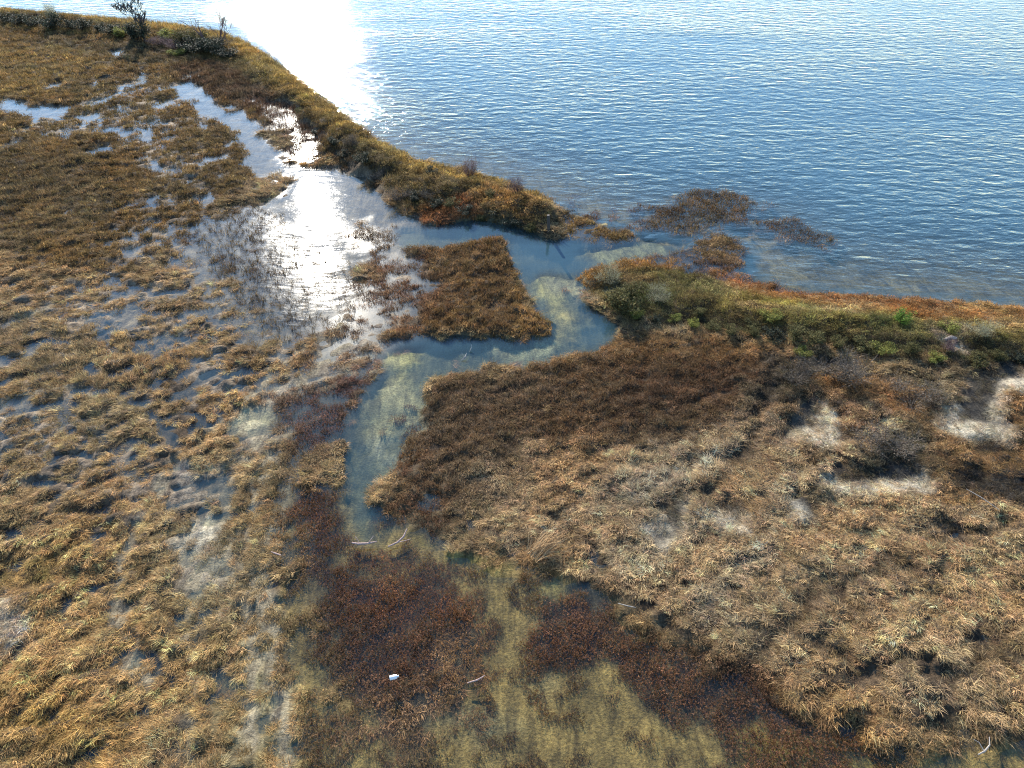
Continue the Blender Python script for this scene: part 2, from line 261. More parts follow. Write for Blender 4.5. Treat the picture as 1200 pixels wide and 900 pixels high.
paint([(840,770),(920,800),(1010,860),(1010,900),(930,900)], 2, 1, tint=(.27,.14,.06), dens=.7, em=1, ty=(.2,.2,.6,0))
paint(E(620,755,20,10), 1, .5, dens=.8)
paint([(560,760),(600,770),(640,820),(600,850),(540,830)], 1.5, .8, dens=.3, em=1)
for c in [E(640,830,50,14), E(700,810,30,12), E(500,880,60,12), E(600,880,40,10), E(850,870,20,10), E(680,690,16,10), E(1000,880,90,20), E(760,760,50,12)]:
    paint(c, 2.5, 1.4, dens=.42, em=1, tint=(.17,.10,.05))
paint([(1040,860),(1200,850),(1250,900),(1050,910)], 1.5, .8, dens=.55, em=1, tint=(.42,.30,.17), ty=(1,0,0,0), hum=.3, z=.02)
paint([(870,860),(960,840),(1000,860),(960,900),(880,900)], 1.5, .8, dens=.25, gnd=(.22,.17,.06))
paint(E(480,528,16,20), 1.5, .6, dens=.95, z=.08, hum=.05, em=1, tint=BRN, ty=(.2,.6,.2,0))
paint([(640,745),(720,700),(790,735),(880,780),(1010,860),(970,910),(850,910),(790,855),(710,805),(660,790)], 2, 1.4, dens=.82, em=1, tint=(.19,.10,.06), ty=(0,.15,.85,0))
paint([(700,690),(760,712),(850,765),(840,775),(750,730),(700,705)], 1, .6, dens=.1)
paint([(540,670),(580,690),(600,760),(575,800),(540,800)], 2, 1.2, dens=.7, em=1, tint=(.22,.13,.07), ty=(.2,.1,.7,0))
paint([(335,640),(380,640),(400,860),(370,860),(350,740)], 1.5, 1, dens=.5, em=1, ty=(.1,.2,.7,0))
for c in [E(500,416,40,6,4), E(575,424,30,4,-4), E(430,640,30,8), E(470,632,16,8), E(690,352,16,4,30), E(420,560,10,16)]:
    paint(c, .8, .8, dens=.42, em=1, tint=(.42,.28,.24), ty=(1,0,0,0), tall=.25)
# --- bleached hollows on the right, with painted shade behind and around them
for P in [[(1120,480),(1145,450),(1172,438),(1210,432),(1205,446),(1170,458),(1158,485),(1160,505),(1130,500)],
          [(975,562),(1010,558),(1050,545),(1085,548),(1080,566),(1030,576),(1010,580)],
          [(915,525),(925,505),(945,480),(958,485),(945,510),(928,528)], [(838,605),(850,600),(880,612),(870,622)],
          [(780,645),(785,610),(800,595),(806,615),(795,645)], [(945,598),(958,600),(970,630),(955,632)], E(1112,402,10,4,10)]:
    paint([(x, y+3) for x, y in P], .5, 1.0, z=.28, dens=.7, tint=(.64,.54,.41), gnd=(.48,.42,.33), hum=.1, ty=(1,0,0,0), tall=.5)
    paint([(x-2, y-9) for x, y in P], .9, .4, z=.14, hum=.1, dens=.45, gnd=(.05,.045,.04), tint=(.12,.10,.07))  # shadow cast by the far edge, painted into ground and plant colour
for P in [E(1135,565,22,10), E(1192,570,20,9), E(1130,700,30,6), E(850,590,20,5), E(1100,615,16,6), E(1065,672,12,7), E(950,700,30,6,-20), E(1000,715,20,8,30), E(1180,770,14,7), E(980,765,20,6), E(885,745,20,6), E(1160,530,10,4),E(905,445,8,26), E(960,425,25,7)]:
    paint(P, .9, .5, z=.12, dens=.8, hum=.2, tall=.6, gnd=(.05,.045,.04), tint=(.08,.065,.05))  # dark grass; hole shadow is painted into its tint and the ground

def samp(n, x, y):
    u = np.clip((x-X0)/ST, 0, len(gx)-1.001); v = np.clip((y-Y0)/ST, 0, len(gy)-1.001)
    i = u.astype(int); j = v.astype(int); a = u-i; b = v-j; A = F[n]
    return (A[j, i]*(1-a)+A[j, i+1]*a)*(1-b)+(A[j+1, i]*(1-a)+A[j+1, i+1]*a)*b
def clump(x, y):
    """tussock pattern, 0..1, stretched along the old drainage lines"""
    wx = x+1.2*(fbm(x/3, y/3, 71, 2)-.5); wy = y+1.2*(fbm(x/3+9, y/3, 72, 2)-.5)
    c, s = math.cos(R(28)), math.sin(R(28))
    u = wx*c+wy*s; v = -wx*s+wy*c
    n = .5*vnoise(u/1.15, v/.62, 40)+.5*vnoise(u/.5, v/.36, 41)
    n = .88*n+.12*fbm(x/9, y/9, 43, 2)
    return np.clip((n-.2)/.6, 0, 1)
def warp(x, y):
    return x+.55*(fbm(x/.9, y/.9, 81, 2)-.5), y+.55*(fbm(x/.9+33, y/.9, 82, 2)-.5)
def height(x, y):
    wx, wy = warp(x, y)
    h = samp('z', wx, wy); hum = samp('hum', wx, wy)
    return h+hum*(.5-clump(x, y))*1.1+.10*hum*(fbm(x*2.2, y*2.2, 90, 2)-.5)+.05*(fbm(x/5, y/5, 91, 2)-.5)

# ------------------------------------------------------------------ node helpers
def mat(name):
    m = bpy.data.materials.new(name); m.use_nodes = True; nt = m.node_tree
    for n in list(nt.nodes): nt.nodes.remove(n)
    out = nt.nodes.new('ShaderNodeOutputMaterial')
    return m, nt, out
def N(nt, t, **kw):
    n = nt.nodes.new(t)
    for k, v in kw.items():
        if k == 'inp':
            for a, b in v.items(): n.inputs[a].default_value = b
        else: setattr(n, k, v)
    return n
def mul(nt, a, b, mode='MULTIPLY'):
    m = N(nt, 'ShaderNodeMix', data_type='RGBA', blend_type=mode); m.inputs[0].default_value = 1
    for s, v in ((6, a), (7, b)):
        if hasattr(v, 'is_linked') or hasattr(v, 'links'): nt.links.new(v, m.inputs[s])
        else: m.inputs[s].default_value = (*v, 1)
    return m.outputs[2]
def plant_mat(name, tint=None, trans=.35, rough=.75, rnd=.0):
    """blade to blade variation comes from the mesh attribute v; tint from each plant"""
    m, nt, out = mat(name)
    v = N(nt, 'ShaderNodeAttribute', attribute_name='v')
    ramp = N(nt, 'ShaderNodeValToRGB'); nt.links.new(v.outputs['Fac'], ramp.inputs[0])
    e = ramp.color_ramp.elements
    e[0].position = 0; e[0].color = (.34,.30,.27,1); e[1].position = 1; e[1].color = (1.7,1.62,1.5,1)
    k = e.new(.5); k.color = (.85,.82,.78,1); k = e.new(.85); k.color = (1.25,1.2,1.14,1)
    if tint is None:
        t = N(nt, 'ShaderNodeAttribute', attribute_name='tint', attribute_type='INSTANCER').outputs['Color']
    else:
        oi = N(nt, 'ShaderNodeObjectInfo'); mr = N(nt, 'ShaderNodeMapRange', inp={3: 1-rnd, 4: 1+rnd}); nt.links.new(oi.outputs['Random'], mr.inputs[0])
        hs = N(nt, 'ShaderNodeHueSaturation', inp={'Color': (*tint, 1)}); nt.links.new(mr.outputs[0], hs.inputs['Value'])
        t = hs.outputs[0]
    c = mul(nt, ramp.outputs[0], t)
    d = N(nt, 'ShaderNodeBsdfPrincipled', inp={'Roughness': rough, 'Specular IOR Level': .06})
    tr = N(nt, 'ShaderNodeBsdfTranslucent'); mx = N(nt, 'ShaderNodeMixShader', inp={0: trans})
    nt.links.new(c, d.inputs['Base Color']); nt.links.new(c, tr.inputs['Color'])
    nt.links.new(d.outputs[0], mx.inputs[1]); nt.links.new(tr.outputs[0], mx.inputs[2]); nt.links.new(mx.outputs[0], out.inputs[0])
    return m
def wood_mat(name, col, sc_=30):
    m, nt, out = mat(name)
    tc = N(nt, 'ShaderNodeTexCoord'); ns = N(nt, 'ShaderNodeTexNoise', inp={'Scale': sc_, 'Detail': 4}); nt.links.new(tc.outputs['Object'], ns.inputs['Vector'])
    rp = N(nt, 'ShaderNodeValToRGB'); nt.links.new(ns.outputs[0], rp.inputs[0])
    rp.color_ramp.elements[0].position = .3; rp.color_ramp.elements[0].color = (*[c*.45 for c in col], 1)
    rp.color_ramp.elements[1].position = .7; rp.color_ramp.elements[1].color = (*[min(1, c*1.3) for c in col], 1)
    d = N(nt, 'ShaderNodeBsdfPrincipled', inp={'Roughness': .8}); nt.links.new(rp.outputs[0], d.inputs['Base Color'])
    b = N(nt, 'ShaderNodeBump', inp={'Strength': .5, 'Distance': .02}); nt.links.new(ns.outputs[0], b.inputs['Height']); nt.links.new(b.outputs[0], d.inputs['Normal'])
    nt.links.new(d.outputs[0], out.inputs[0]); return m

# ------------------------------------------------------------------ sheets (ground and water)
def axis(a, b, st, far):
    core = np.arange(a, b+1e-6, st); out = []; d = st; p = b
    while p < far: d *= 1.6; p += d; out.append(p)
    lo = []; d = st; p = a
    while p > -far: d *= 1.6; p -= d; lo.append(p)
    return np.array(lo[::-1]+list(core)+out)
def sheet(name, xs, ys, zf, attrs, m):
    A, B = np.meshgrid(xs, ys); nx, ny = len(xs), len(ys)
    x, y = A.ravel(), B.ravel(); z = zf(x, y)
    me = bpy.data.meshes.new(name)
    me.vertices.add(nx*ny); me.vertices.foreach_set('co', np.stack([x, y, z], 1).astype(np.float32).ravel())
    i = np.arange(nx-1); j = np.arange(ny-1); I, J = np.meshgrid(i, j); q = (J*nx+I).ravel()
    f = np.stack([q, q+1, q+nx+1, q+nx], 1).astype(np.int32); nf = len(f)
    me.loops.add(nf*4); me.loops.foreach_set('vertex_index', f.ravel())
    me.polygons.add(nf); me.polygons.foreach_set('loop_start', np.arange(nf, dtype=np.int32)*4); me.polygons.foreach_set('loop_total', np.full(nf, 4, np.int32))
    me.polygons.foreach_set('use_smooth', np.ones(nf, bool))
    me.update(calc_edges=True)
    for an, fn in attrs.items():
        v = fn(x, y)
        if v.ndim == 2:
            at_ = me.attributes.new(an, 'FLOAT_COLOR', 'POINT'); at_.data.foreach_set('color', v.astype(np.float32).ravel())
        else:
            at_ = me.attributes.new(an, 'FLOAT', 'POINT'); at_.data.foreach_set('value', v.astype(np.float32))
    me.materials.append(m)
    o = bpy.data.objects.new(name, me); COL.objects.link(o); o['kind'] = 'structure'
    return o

# ground material
gm, nt, out = mat('marsh_mud')
ga = N(nt, 'ShaderNodeAttribute', attribute_name='gcol'); tc = N(nt, 'ShaderNodeTexCoord')
n1 = N(nt, 'ShaderNodeTexNoise', inp={'Scale': .55, 'Detail': 9, 'Roughness': .72, 'Distortion': .8}); nt.links.new(tc.outputs['Object'], n1.inputs['Vector'])
n2 = N(nt, 'ShaderNodeTexNoise', inp={'Scale': 9, 'Detail': 6, 'Roughness': .7}); nt.links.new(tc.outputs['Object'], n2.inputs['Vector'])
r1 = N(nt, 'ShaderNodeValToRGB'); nt.links.new(n1.outputs[0], r1.inputs[0])
r1.color_ramp.elements[0].position = .33; r1.color_ramp.elements[0].color = (.5,.52,.55,1); r1.color_ramp.elements[1].position = .68; r1.color_ramp.elements[1].color = (1.35,1.33,1.25,1)
r2 = N(nt, 'ShaderNodeValToRGB'); nt.links.new(n2.outputs[0], r2.inputs[0])
r2.color_ramp.elements[0].position = .35; r2.color_ramp.elements[0].color = (.6,.58,.55,1); r2.color_ramp.elements[1].position = .65; r2.color_ramp.elements[1].color = (1.3,1.3,1.3,1)
c = mul(nt, mul(nt, ga.outputs['Color'], r1.outputs[0]), r2.outputs[0])
mpg = N(nt, 'ShaderNodeMapping'); mpg.inputs['Rotation'].default_value = (0, 0, R(20)); mpg.inputs['Scale'].default_value = (1.6, .45, 1); nt.links.new(tc.outputs['Object'], mpg.inputs[0])
n3 = N(nt, 'ShaderNodeTexNoise', inp={'Scale': .8, 'Detail': 10, 'Roughness': .75, 'Distortion': 1.2}); nt.links.new(mpg.outputs[0], n3.inputs['Vector'])
r3 = N(nt, 'ShaderNodeValToRGB'); nt.links.new(n3.outputs[0], r3.inputs[0])
r3.color_ramp.elements[0].position = .36; r3.color_ramp.elements[0].color = (.42,.42,.46,1); r3.color_ramp.elements[1].position = .6; r3.color_ramp.elements[1].color = (1.3,1.27,1.15,1)
c = mul(nt, c, r3.outputs[0])
d = N(nt, 'ShaderNodeBsdfPrincipled', inp={'Roughness': .85, 'Specular IOR Level': .08}); nt.links.new(c, d.inputs['Base Color'])
b = N(nt, 'ShaderNodeBump', inp={'Strength': .8, 'Distance': .08}); nt.links.new(n2.outputs[0], b.inputs['Height']); nt.links.new(b.outputs[0], d.inputs['Normal'])
nt.links.new(d.outputs[0], out.inputs[0])

xs = axis(-95, 95, .3, 5000); ys = axis(2, 135, .3, 6000)
xs = np.unique(np.concatenate([xs, np.arange(-26, 26, .15)])); ys = np.unique(np.concatenate([ys, np.arange(6, 42, .15)]))
def gcol(x, y):
    wx, wy = warp(x, y)
    return np.stack([samp('gr', wx, wy), samp('gg', wx, wy), samp('gb', wx, wy), np.ones_like(x)], 1)
def gz(x, y):
    h = height(x, y)
    far = np.maximum(np.maximum(np.abs(x)-130, y-164), 0)
    return np.where(far > 0, np.where(h < -.5, -5.5, h), h)
ground = sheet('ground', xs, ys, gz, {'gcol': gcol}, gm)

# water
wm, nt, out = mat('lake_water')
tc = N(nt, 'ShaderNodeTexCoord')
def waves(scale, sx, sy, rot, det, rough=.5, dist=0.):
    mp = N(nt, 'ShaderNodeMapping'); mp.inputs['Rotation'].default_value = (0, 0, R(rot)); mp.inputs['Scale'].default_value = (sx, sy, 1)
    nt.links.new(tc.outputs['Object'], mp.inputs[0])
    n = N(nt, 'ShaderNodeTexNoise', inp={'Scale': scale, 'Detail': det, 'Roughness': rough, 'Distortion': dist}); nt.links.new(mp.outputs[0], n.inputs['Vector'])
    return n.outputs[0]
wv = N(nt, 'ShaderNodeAttribute', attribute_name='wave').outputs['Fac']
tb = N(nt, 'ShaderNodeAttribute', attribute_name='turb').outputs['Fac']
rg = N(nt, 'ShaderNodeAttribute', attribute_name='rough').outputs['Fac']
def math_(op, a, b):
    m = N(nt, 'ShaderNodeMath', operation=op)
    for i, v in enumerate((a, b)):
        if isinstance(v, (int, float)): m.inputs[i].default_value = v
        else: nt.links.new(v, m.inputs[i])
    return m.outputs[0]
h = math_('MULTIPLY', waves(1.0, .5, 1, -9, 2.5, .5, .3), 1.0)
h = math_('ADD', h, math_('MULTIPLY', waves(1.25, .5, 1, 17, 2, .5, .3), .75))
h = math_('ADD', h, math_('MULTIPLY', waves(2.6, .6, 1, 4, 3, .6, .2), .24))
h = math_('ADD', h, math_('MULTIPLY', waves(9, .7, 1, 0, 2, .6), .11))
h = math_('MULTIPLY', h, wv)
hp = math_('MULTIPLY', waves(7, 1, 1, 0, 3), .006)
h = math_('ADD', h, hp)
bp = N(nt, 'ShaderNodeBump', inp={'Strength': 1.0, 'Distance': .14}); nt.links.new(h, bp.inputs['Height'])
geo = N(nt, 'ShaderNodeNewGeometry'); ior = N(nt, 'ShaderNodeMapRange', inp={3: 1.34, 4: 1/1.34}); nt.links.new(geo.outputs['Backfacing'], ior.inputs[0])
fr = N(nt, 'ShaderNodeFresnel'); nt.links.new(bp.outputs[0], fr.inputs['Normal']); nt.links.new(ior.outputs[0], fr.inputs['IOR'])
gl = N(nt, 'ShaderNodeBsdfGlossy', inp={'Color': (1,1,1,1)}); nt.links.new(bp.outputs[0], gl.inputs['Normal']); nt.links.new(rg, gl.inputs['Roughness'])
tp = N(nt, 'ShaderNodeBsdfTransparent', inp={'Color': (.93,.93,.86,1)})
df = N(nt, 'ShaderNodeBsdfDiffuse', inp={'Color': (.042,.09,.112,1)}); nt.links.new(bp.outputs[0], df.inputs['Normal'])
body = N(nt, 'ShaderNodeMixShader'); nt.links.new(tb, body.inputs[0]); nt.links.new(tp.outputs[0], body.inputs[1]); nt.links.new(df.outputs[0], body.inputs[2])
top = N(nt, 'ShaderNodeMixShader'); nt.links.new(fr.outputs[0], top.inputs[0]); nt.links.new(body.outputs[0], top.inputs[1]); nt.links.new(gl.outputs[0], top.inputs[2])
nt.links.new(top.outputs[0], out.inputs[0])
water = sheet('water', axis(-100, 100, .6, 5200), axis(0, 140, .6, 6200), lambda x, y: np.zeros_like(x),
              {'wave': lambda x, y: samp('wave', x, y), 'turb': lambda x, y: samp('turb', x, y), 'rough': lambda x, y: samp('rough', x, y)}, wm)

# ------------------------------------------------------------------ plants: blade and leaf meshes
class MB:
    def __init__(s): s.v = []; s.f = []; s.a = []
    def ribbon(s, pts, w, side, val):
        n = len(pts); b = len(s.v)
        for i, p in enumerate(pts):
            k = w*(1-.75*i/(n-1))
            s.v.append(tuple(p[q]-side[q]*k for q in range(3))); s.v.append(tuple(p[q]+side[q]*k for q in range(3))); s.a += [val, val]
        for i in range(n-1): s.f.append((b+2*i, b+2*i+1, b+2*i+3, b+2*i+2))
    def blade(s, x, y, phi, L, el, bend, w, val, n=4, z0=0):
        p = [x, y, z0]; pts = [tuple(p)]; e = el; ph = phi
        for i in range(n-1):
            st = L/(n-1)
            p = [p[0]+st*math.cos(e)*math.cos(ph), p[1]+st*math.cos(e)*math.sin(ph), p[2]+st*math.sin(e)]
            pts.append(tuple(p)); e -= bend/(n-1); ph += random.uniform(-.25, .25)
        a = phi+math.pi/2+random.uniform(-.6, .6); t = random.uniform(-.6, .6)
        s.ribbon(pts, w, (math.cos(a)*math.cos(t), math.sin(a)*math.cos(t), math.sin(t)), val)
        return pts[-1]
    def leaf(s, p, L, w, val):
        a = random.uniform(0, 6.28); e = random.uniform(-.9, 1.2); r = random.uniform(0, 6.28)
        d = (math.cos(a)*math.cos(e), math.sin(a)*math.cos(e), math.sin(e))
        q = (math.cos(r), math.sin(r), random.uniform(-.5, .5)); b = len(s.v)
        s.v += [tuple(p), tuple(p[i]+d[i]*L*.5+q[i]*w for i in range(3)), tuple(p[i]+d[i]*L for i in range(3)), tuple(p[i]+d[i]*L*.5-q[i]*w for i in range(3))]
        s.f.append((b, b+1, b+2, b+3)); s.a += [val]*4
    def tube(s, pts, rad, val, k=5):
        b = len(s.v); n = len(pts)
        for i, p in enumerate(pts):
            a = pts[max(0, i-1)]; c = pts[min(n-1, i+1)]
            d = np.array(c, float)-np.array(a, float); d /= np.linalg.norm(d)+1e-9
            u = np.cross(d, (0, 0, 1.) if abs(d[2]) < .9 else (1., 0, 0)); u /= np.linalg.norm(u); w = np.cross(d, u)
            for j in range(k):
                t = j*2*math.pi/k; q = np.array(p)+rad[i]*(u*math.cos(t)+w*math.sin(t)); s.v.append(tuple(q)); s.a.append(val)
        for i in range(n-1):
            for j in range(k): s.f.append((b+i*k+j, b+i*k+(j+1) % k, b+(i+1)*k+(j+1) % k, b+(i+1)*k+j))
        s.f.append(tuple(b+j for j in range(k))[::-1]); s.f.append(tuple(b+(n-1)*k+j for j in range(k)))
    def mesh(s, name, m):
        me = bpy.data.meshes.new(name); me.from_pydata(s.v, [], s.f)
        a = me.attributes.new('v', 'FLOAT', 'POINT'); a.data.foreach_set('value', np.array(s.a, np.float32))
        me.materials.append(m); me.update(); return me
U = random.uniform
def disc(r):
    a = U(0, 6.28); q = r*math.sqrt(random.random()); return q*math.cos(a), q*math.sin(a)
def lodged(m, n=38, Rr=.34, L=.52):
    lean = 0
    for i in range(n):
        x, y = disc(Rr); ph = lean+random.gauss(0, .7) if i % 4 else U(0, 6.28)
        m.blade(x, y, ph, L*U(.5, 1.6), R(U(10, 55)), R(U(20, 75)), U(.009, .022), random.random(), 4)
def sedge(m, n=40, Rr=.36, L=.38):
    for i in range(n):
        x, y = disc(Rr)
        p = m.blade(x, y, U(0, 6.28), L*U(.5, 1.2), R(U(50, 88)), R(U(0, 50)), U(.012, .025), random.random(), 3)
        if i % 4 == 0: m.leaf(p, .07, .022, random.random())
def redreed(m, n=14, Rr=.42, L=.5):
    for i in range(n):
        x, y = disc(Rr); v = random.random(); l = L*U(.5, 1.2)
        p = m.blade(x, y, U(0, 6.28), l, R(U(62, 88)), R(U(-10, 30)), .007, v*.5, 3)
        for k in range(random.randint(4, 9)):
            t = U(.55, 1.05); m.leaf((x+(p[0]-x)*t+U(-.04, .04), y+(p[1]-y)*t+U(-.04, .04), p[2]*t), U(.05, .11), U(.012, .024), min(1, v*.6+U(0, .5)))
def scrub(m, n=70, Rr=.42, H=.42):
    for i in range(8):
        x, y = disc(Rr*.4); m.blade(x, y, U(0, 6.28), H*1.1, R(U(40, 85)), R(U(0, 30)), .009, U(0, .4), 3)
    for i in range(n):
        x, y = disc(Rr); top = H*math.sqrt(max(0, 1-(x*x+y*y)/(Rr*Rr)))*U(.35, 1.1)
        m.leaf((x, y, top), U(.07, .13), U(.018, .036), random.random())
PM = plant_mat('dry_plant')
PROTO = {}
for key, fn in (('dry_grass', lodged), ('brown_sedge', sedge), ('red_reeds', redreed), ('low_scrub', scrub)):
    cl = bpy.data.collections.new('growth_'+key)
    for k in range(7):
        mb = MB(); fn(mb); o = bpy.data.objects.new(f'{key}_{k}', mb.mesh(key+'_clump', PM)); cl.objects.link(o)
    PROTO[key] = cl

# ------------------------------------------------------------------ scatter
def scatter():
    xs_, ys_, ss = [], [], []
    y = 5.0
    while y < 133:
        sp = .16 if y < 22 else .16+(y-22)*.0037
        hw = 14+y*.80+ (6 if y > 60 else 4)
        n = int(2*hw/sp)
        xs_.append(-hw+(np.arange(n)+rng.random(n))*sp); ys_.append(y+rng.random(n)*sp); ss.append(np.full(n, sp)); y += sp
    return np.concatenate(xs_), np.concatenate(ys_), np.concatenate(ss)
px, py, psp = scatter()
wx, wy = warp(px, py)
Z = height(px, py); D = samp('dens', wx, wy); EM = samp('em', wx, wy); CL = clump(px, py)
CF = np.clip((.55*vnoise(px/.75, py/.75, 55)+.45*vnoise(px/.4, py/.4, 56)-.15)/.7, 0, 1); fine = 1-sstep(.7, .9, D); CL = CL*(1-.85*fine)+CF*.85*fine
land = (Z > -.01)
prob = np.clip((D*(1.25-.2*fine)-CL)/(.2-.06*fine), 0, 1)*np.where(land, 1, np.clip(EM*1.1, 0, 1))
keep = rng.random(len(px)) < prob
px, py, psp, wx, wy, Z, CL = [a[keep] for a in (px, py, psp, wx, wy, Z, CL)]
n = len(px)
T = np.stack([samp(k, wx, wy) for k in ('lod','sed','red','scr')], 1); T = T/np.maximum(T.sum(1, keepdims=True), 1e-6)
ty = (rng.random(n)[:, None] > np.cumsum(T, 1)).sum(1).clip(0, 3)
tall = samp('tall', wx, wy); ln = samp('len', wx, wy)
col = np.stack([samp(k, wx, wy) for k in 'rgb'], 1)
patch = .45+1.1*(.5*fbm(px/2.2, py/2.2, 120, 3)+.5*fbm(px/.8, py/.8, 125, 2)); hue = (fbm(px/4, py/4, 130, 2)-.5)
col = col*(patch*np.exp(rng.normal(0, .3, n)))[:, None]
col[:, 0] *= 1+.22*hue; col[:, 2] *= 1-.25*hue
col = np.clip(col*(1+rng.normal(0, .035, (n, 3)))*np.array([1.02, 1.0, .9]), .01, .85)
size = (.80+.55*rng.random(n))*np.clip(psp/.16*.45, .45, 1.08)*(.75+.25*ln)
zs = size*tall*(.52+.42*(1-CL))
rot = np.stack([rng.normal(0, .12, n), rng.normal(0, .12, n), 7.5*fbm(px/6, py/6, 300, 3)+rng.normal(0, .55, n)], 1)
vid = rng.integers(0, 7, n)
STUFF = [('dry_grass', 'tangled tan dry grass lying over the marsh'), ('brown_sedge', 'short brown sedge covering the marsh and the banks'),
         ('red_reeds', 'rusty red-brown reeds standing in shallow water'), ('low_scrub', 'low leafy scrub covering the shore bank')]
for k, (nm, lab) in enumerate(STUFF):
    s = ty == k; c = int(s.sum())
    me = bpy.data.meshes.new(nm); me.vertices.add(c)
    base = np.where(Z[s] < -.12, Z[s]*.6, Z[s])-.03
    me.vertices.foreach_set('co', np.stack([px[s], py[s], base], 1).astype(np.float32).ravel())
    def A(an, t, v, fld):
        a = me.attributes.new(an, t, 'POINT'); a.data.foreach_set(fld, v)
    A('scl', 'FLOAT_VECTOR', np.stack([size[s], size[s], zs[s]], 1).astype(np.float32).ravel(), 'vector')
    A('rot', 'FLOAT_VECTOR', rot[s].astype(np.float32).ravel(), 'vector')
    A('tint', 'FLOAT_COLOR', np.concatenate([col[s], np.ones((c, 1))], 1).astype(np.float32).ravel(), 'color')
    A('vid', 'INT', vid[s].astype(np.int32), 'value')
    o = bpy.data.objects.new(nm, me); COL.objects.link(o); o['kind'] = 'stuff'; o['label'] = lab; o['category'] = 'grass' if k == 0 else 'plants'
    ng = bpy.data.node_groups.new('grow_'+nm, 'GeometryNodeTree')
    ng.interface.new_socket('Geometry', in_out='INPUT', socket_type='NodeSocketGeometry'); ng.interface.new_socket('Geometry', in_out='OUTPUT', socket_type='NodeSocketGeometry')
    gi = ng.nodes.new('NodeGroupInput'); go = ng.nodes.new('NodeGroupOutput'); ip = ng.nodes.new('GeometryNodeInstanceOnPoints')
    ci = ng.nodes.new('GeometryNodeCollectionInfo'); ci.inputs['Collection'].default_value = PROTO[nm]; ci.inputs['Separate Children'].default_value = True; ci.inputs['Reset Children'].default_value = True
    ng.links.new(gi.outputs[0], ip.inputs['Points']); ng.links.new(ci.outputs[0], ip.inputs['Instance']); ip.inputs['Pick Instance'].default_value = True
    for an, t, sk in (('scl', 'FLOAT_VECTOR', 'Scale'), ('rot', 'FLOAT_VECTOR', 'Rotation'), ('vid', 'INT', 'Instance Index')):
        na = ng.nodes.new('GeometryNodeInputNamedAttribute'); na.data_type = t; na.inputs[0].default_value = an
        ng.links.new(na.outputs[0], ip.inputs[sk])
    ng.links.new(ip.outputs[0], go.inputs[0])
    o.modifiers.new('grow', 'NODES').node_group = ng
    print(nm, c)

# ------------------------------------------------------------------ things
def tag(o, label, cat, group=None):
    o['label'] = label; o['category'] = cat
    if group: o['group'] = group
def empty(name, loc, label, cat, group=None, rz=0):
    o = bpy.data.objects.new(name, None); COL.objects.link(o); o.location = loc; o.rotation_euler = (0, 0, rz); o.empty_display_size = .3; tag(o, label, cat, group); return o
def part(name, me, parent):
    o = bpy.data.objects.new(name, me); COL.objects.link(o); o.parent = parent; return o
def gpt(x, y, dz=0.0):
    p = at(x, y, .2); z = float(height(np.array([p[0]]), np.array([p[1]]))[0]); p = at(x, y, max(z, 0)); z = float(height(np.array([p[0]]), np.array([p[1]]))[0])
    return (p[0], p[1], max(z, -.1)+dz)

# --- shrubs
LEAF = {'dark': plant_mat('dark_green_leaf', (.055,.065,.045), .25, .6, .2), 'olive': plant_mat('olive_leaf', (.13,.12,.05), .3, .7, .2),
        'yellow': plant_mat('yellow_green_leaf', (.24,.25,.07), .4, .7, .15), 'grey': plant_mat('grey_twig', (.15,.125,.10), .15, .8, .2),
        'purple': plant_mat('purple_twig', (.19,.13,.13), .15, .8, .15), 'bright': plant_mat('fresh_green_leaf', (.16,.26,.05), .4, .6, .1),
        'sage': plant_mat('pale_sage_leaf', (.30,.29,.19), .3, .7, .15)}
BARK = plant_mat('shrub_bark', (.12,.09,.07), 0, .85, .1)
def shrub_meshes(twiggy):
    st, fo = MB(), MB(); tips = []
    for i in range(10):
        a = U(0, 6.28); sp = U(.25, .95); x, y, z = U(-.1, .1), U(-.1, .1), -.1; pts = [(x, y, z)]
        for k in range(4):
            x += math.cos(a)*sp*.25+U(-.05, .05); y += math.sin(a)*sp*.25+U(-.05, .05); z += (1.25-sp*.6)*.25; pts.append((x, y, z))
            if k > 0: tips.append((x, y, z))
        st.tube(pts, [.03, .024, .018, .012, .006], U(.2, .6), 4)
    for (x, y, z) in tips:
        r = U(.18, .38); nn = 60
        for k in range(nn):
            a = U(0, 6.28); e = math.asin(U(-1, 1)); q = r*U(.5, 1.1)
            p = (x+q*math.cos(a)*math.cos(e), y+q*math.sin(a)*math.cos(e), max(.02, z+q*math.sin(e)*.8))
            if twiggy and k % 2: fo.blade(p[0], p[1], a, U(.15, .4), R(U(20, 85)), R(U(0, 40)), .006, random.random(), 3, p[2])
            else: fo.leaf(p, U(.07, .15)*(.6 if twiggy else 1), U(.02, .045)*(.5 if twiggy else 1), random.random())
    return st, fo
SHM = {}
for kind in LEAF:
    SHM[kind] = []
    for k in range(3):
        st, fo = shrub_meshes(kind in ('grey', 'purple', 'sage')); SHM[kind].append((st.mesh('shrub_stem', BARK), fo.mesh('shrub_foliage', LEAF[kind])))
def shrub(x, y, kind, r, h, label, group=None):
    p = gpt(x, y, -.03); o = empty('shrub', p, label, 'shrub', group, U(0, 6.28)); o.scale = (r/.95, r/.95, h*1.3/1.35)
    s, f = random.choice(SHM[kind]); part('stem', s, o); part('foliage', f, o)
G1 = 'dark shrubs along the far bank'; L1 = 'dark green shrub among others on the far lakeshore bank'
for (x, y, r, h) in [(8,26,1.5,1.3),(24,28,1.6,1.2),(40,29,1.4,1.3),(82,31,1.3,1.2),(100,35,1.5,1.4),(118,34,1.2,1.0),(132,38,1.5,1.1)]: shrub(x, y, 'dark', r, h, L1, G1)
shrub(62, 33, 'dark', 2.1, 1.9, 'tall dark shrub below the pale green bush on the far bank')
shrub(64, 25, 'sage', 1.1, 2.4, 'pale green bush rising above the far bank against the lake')
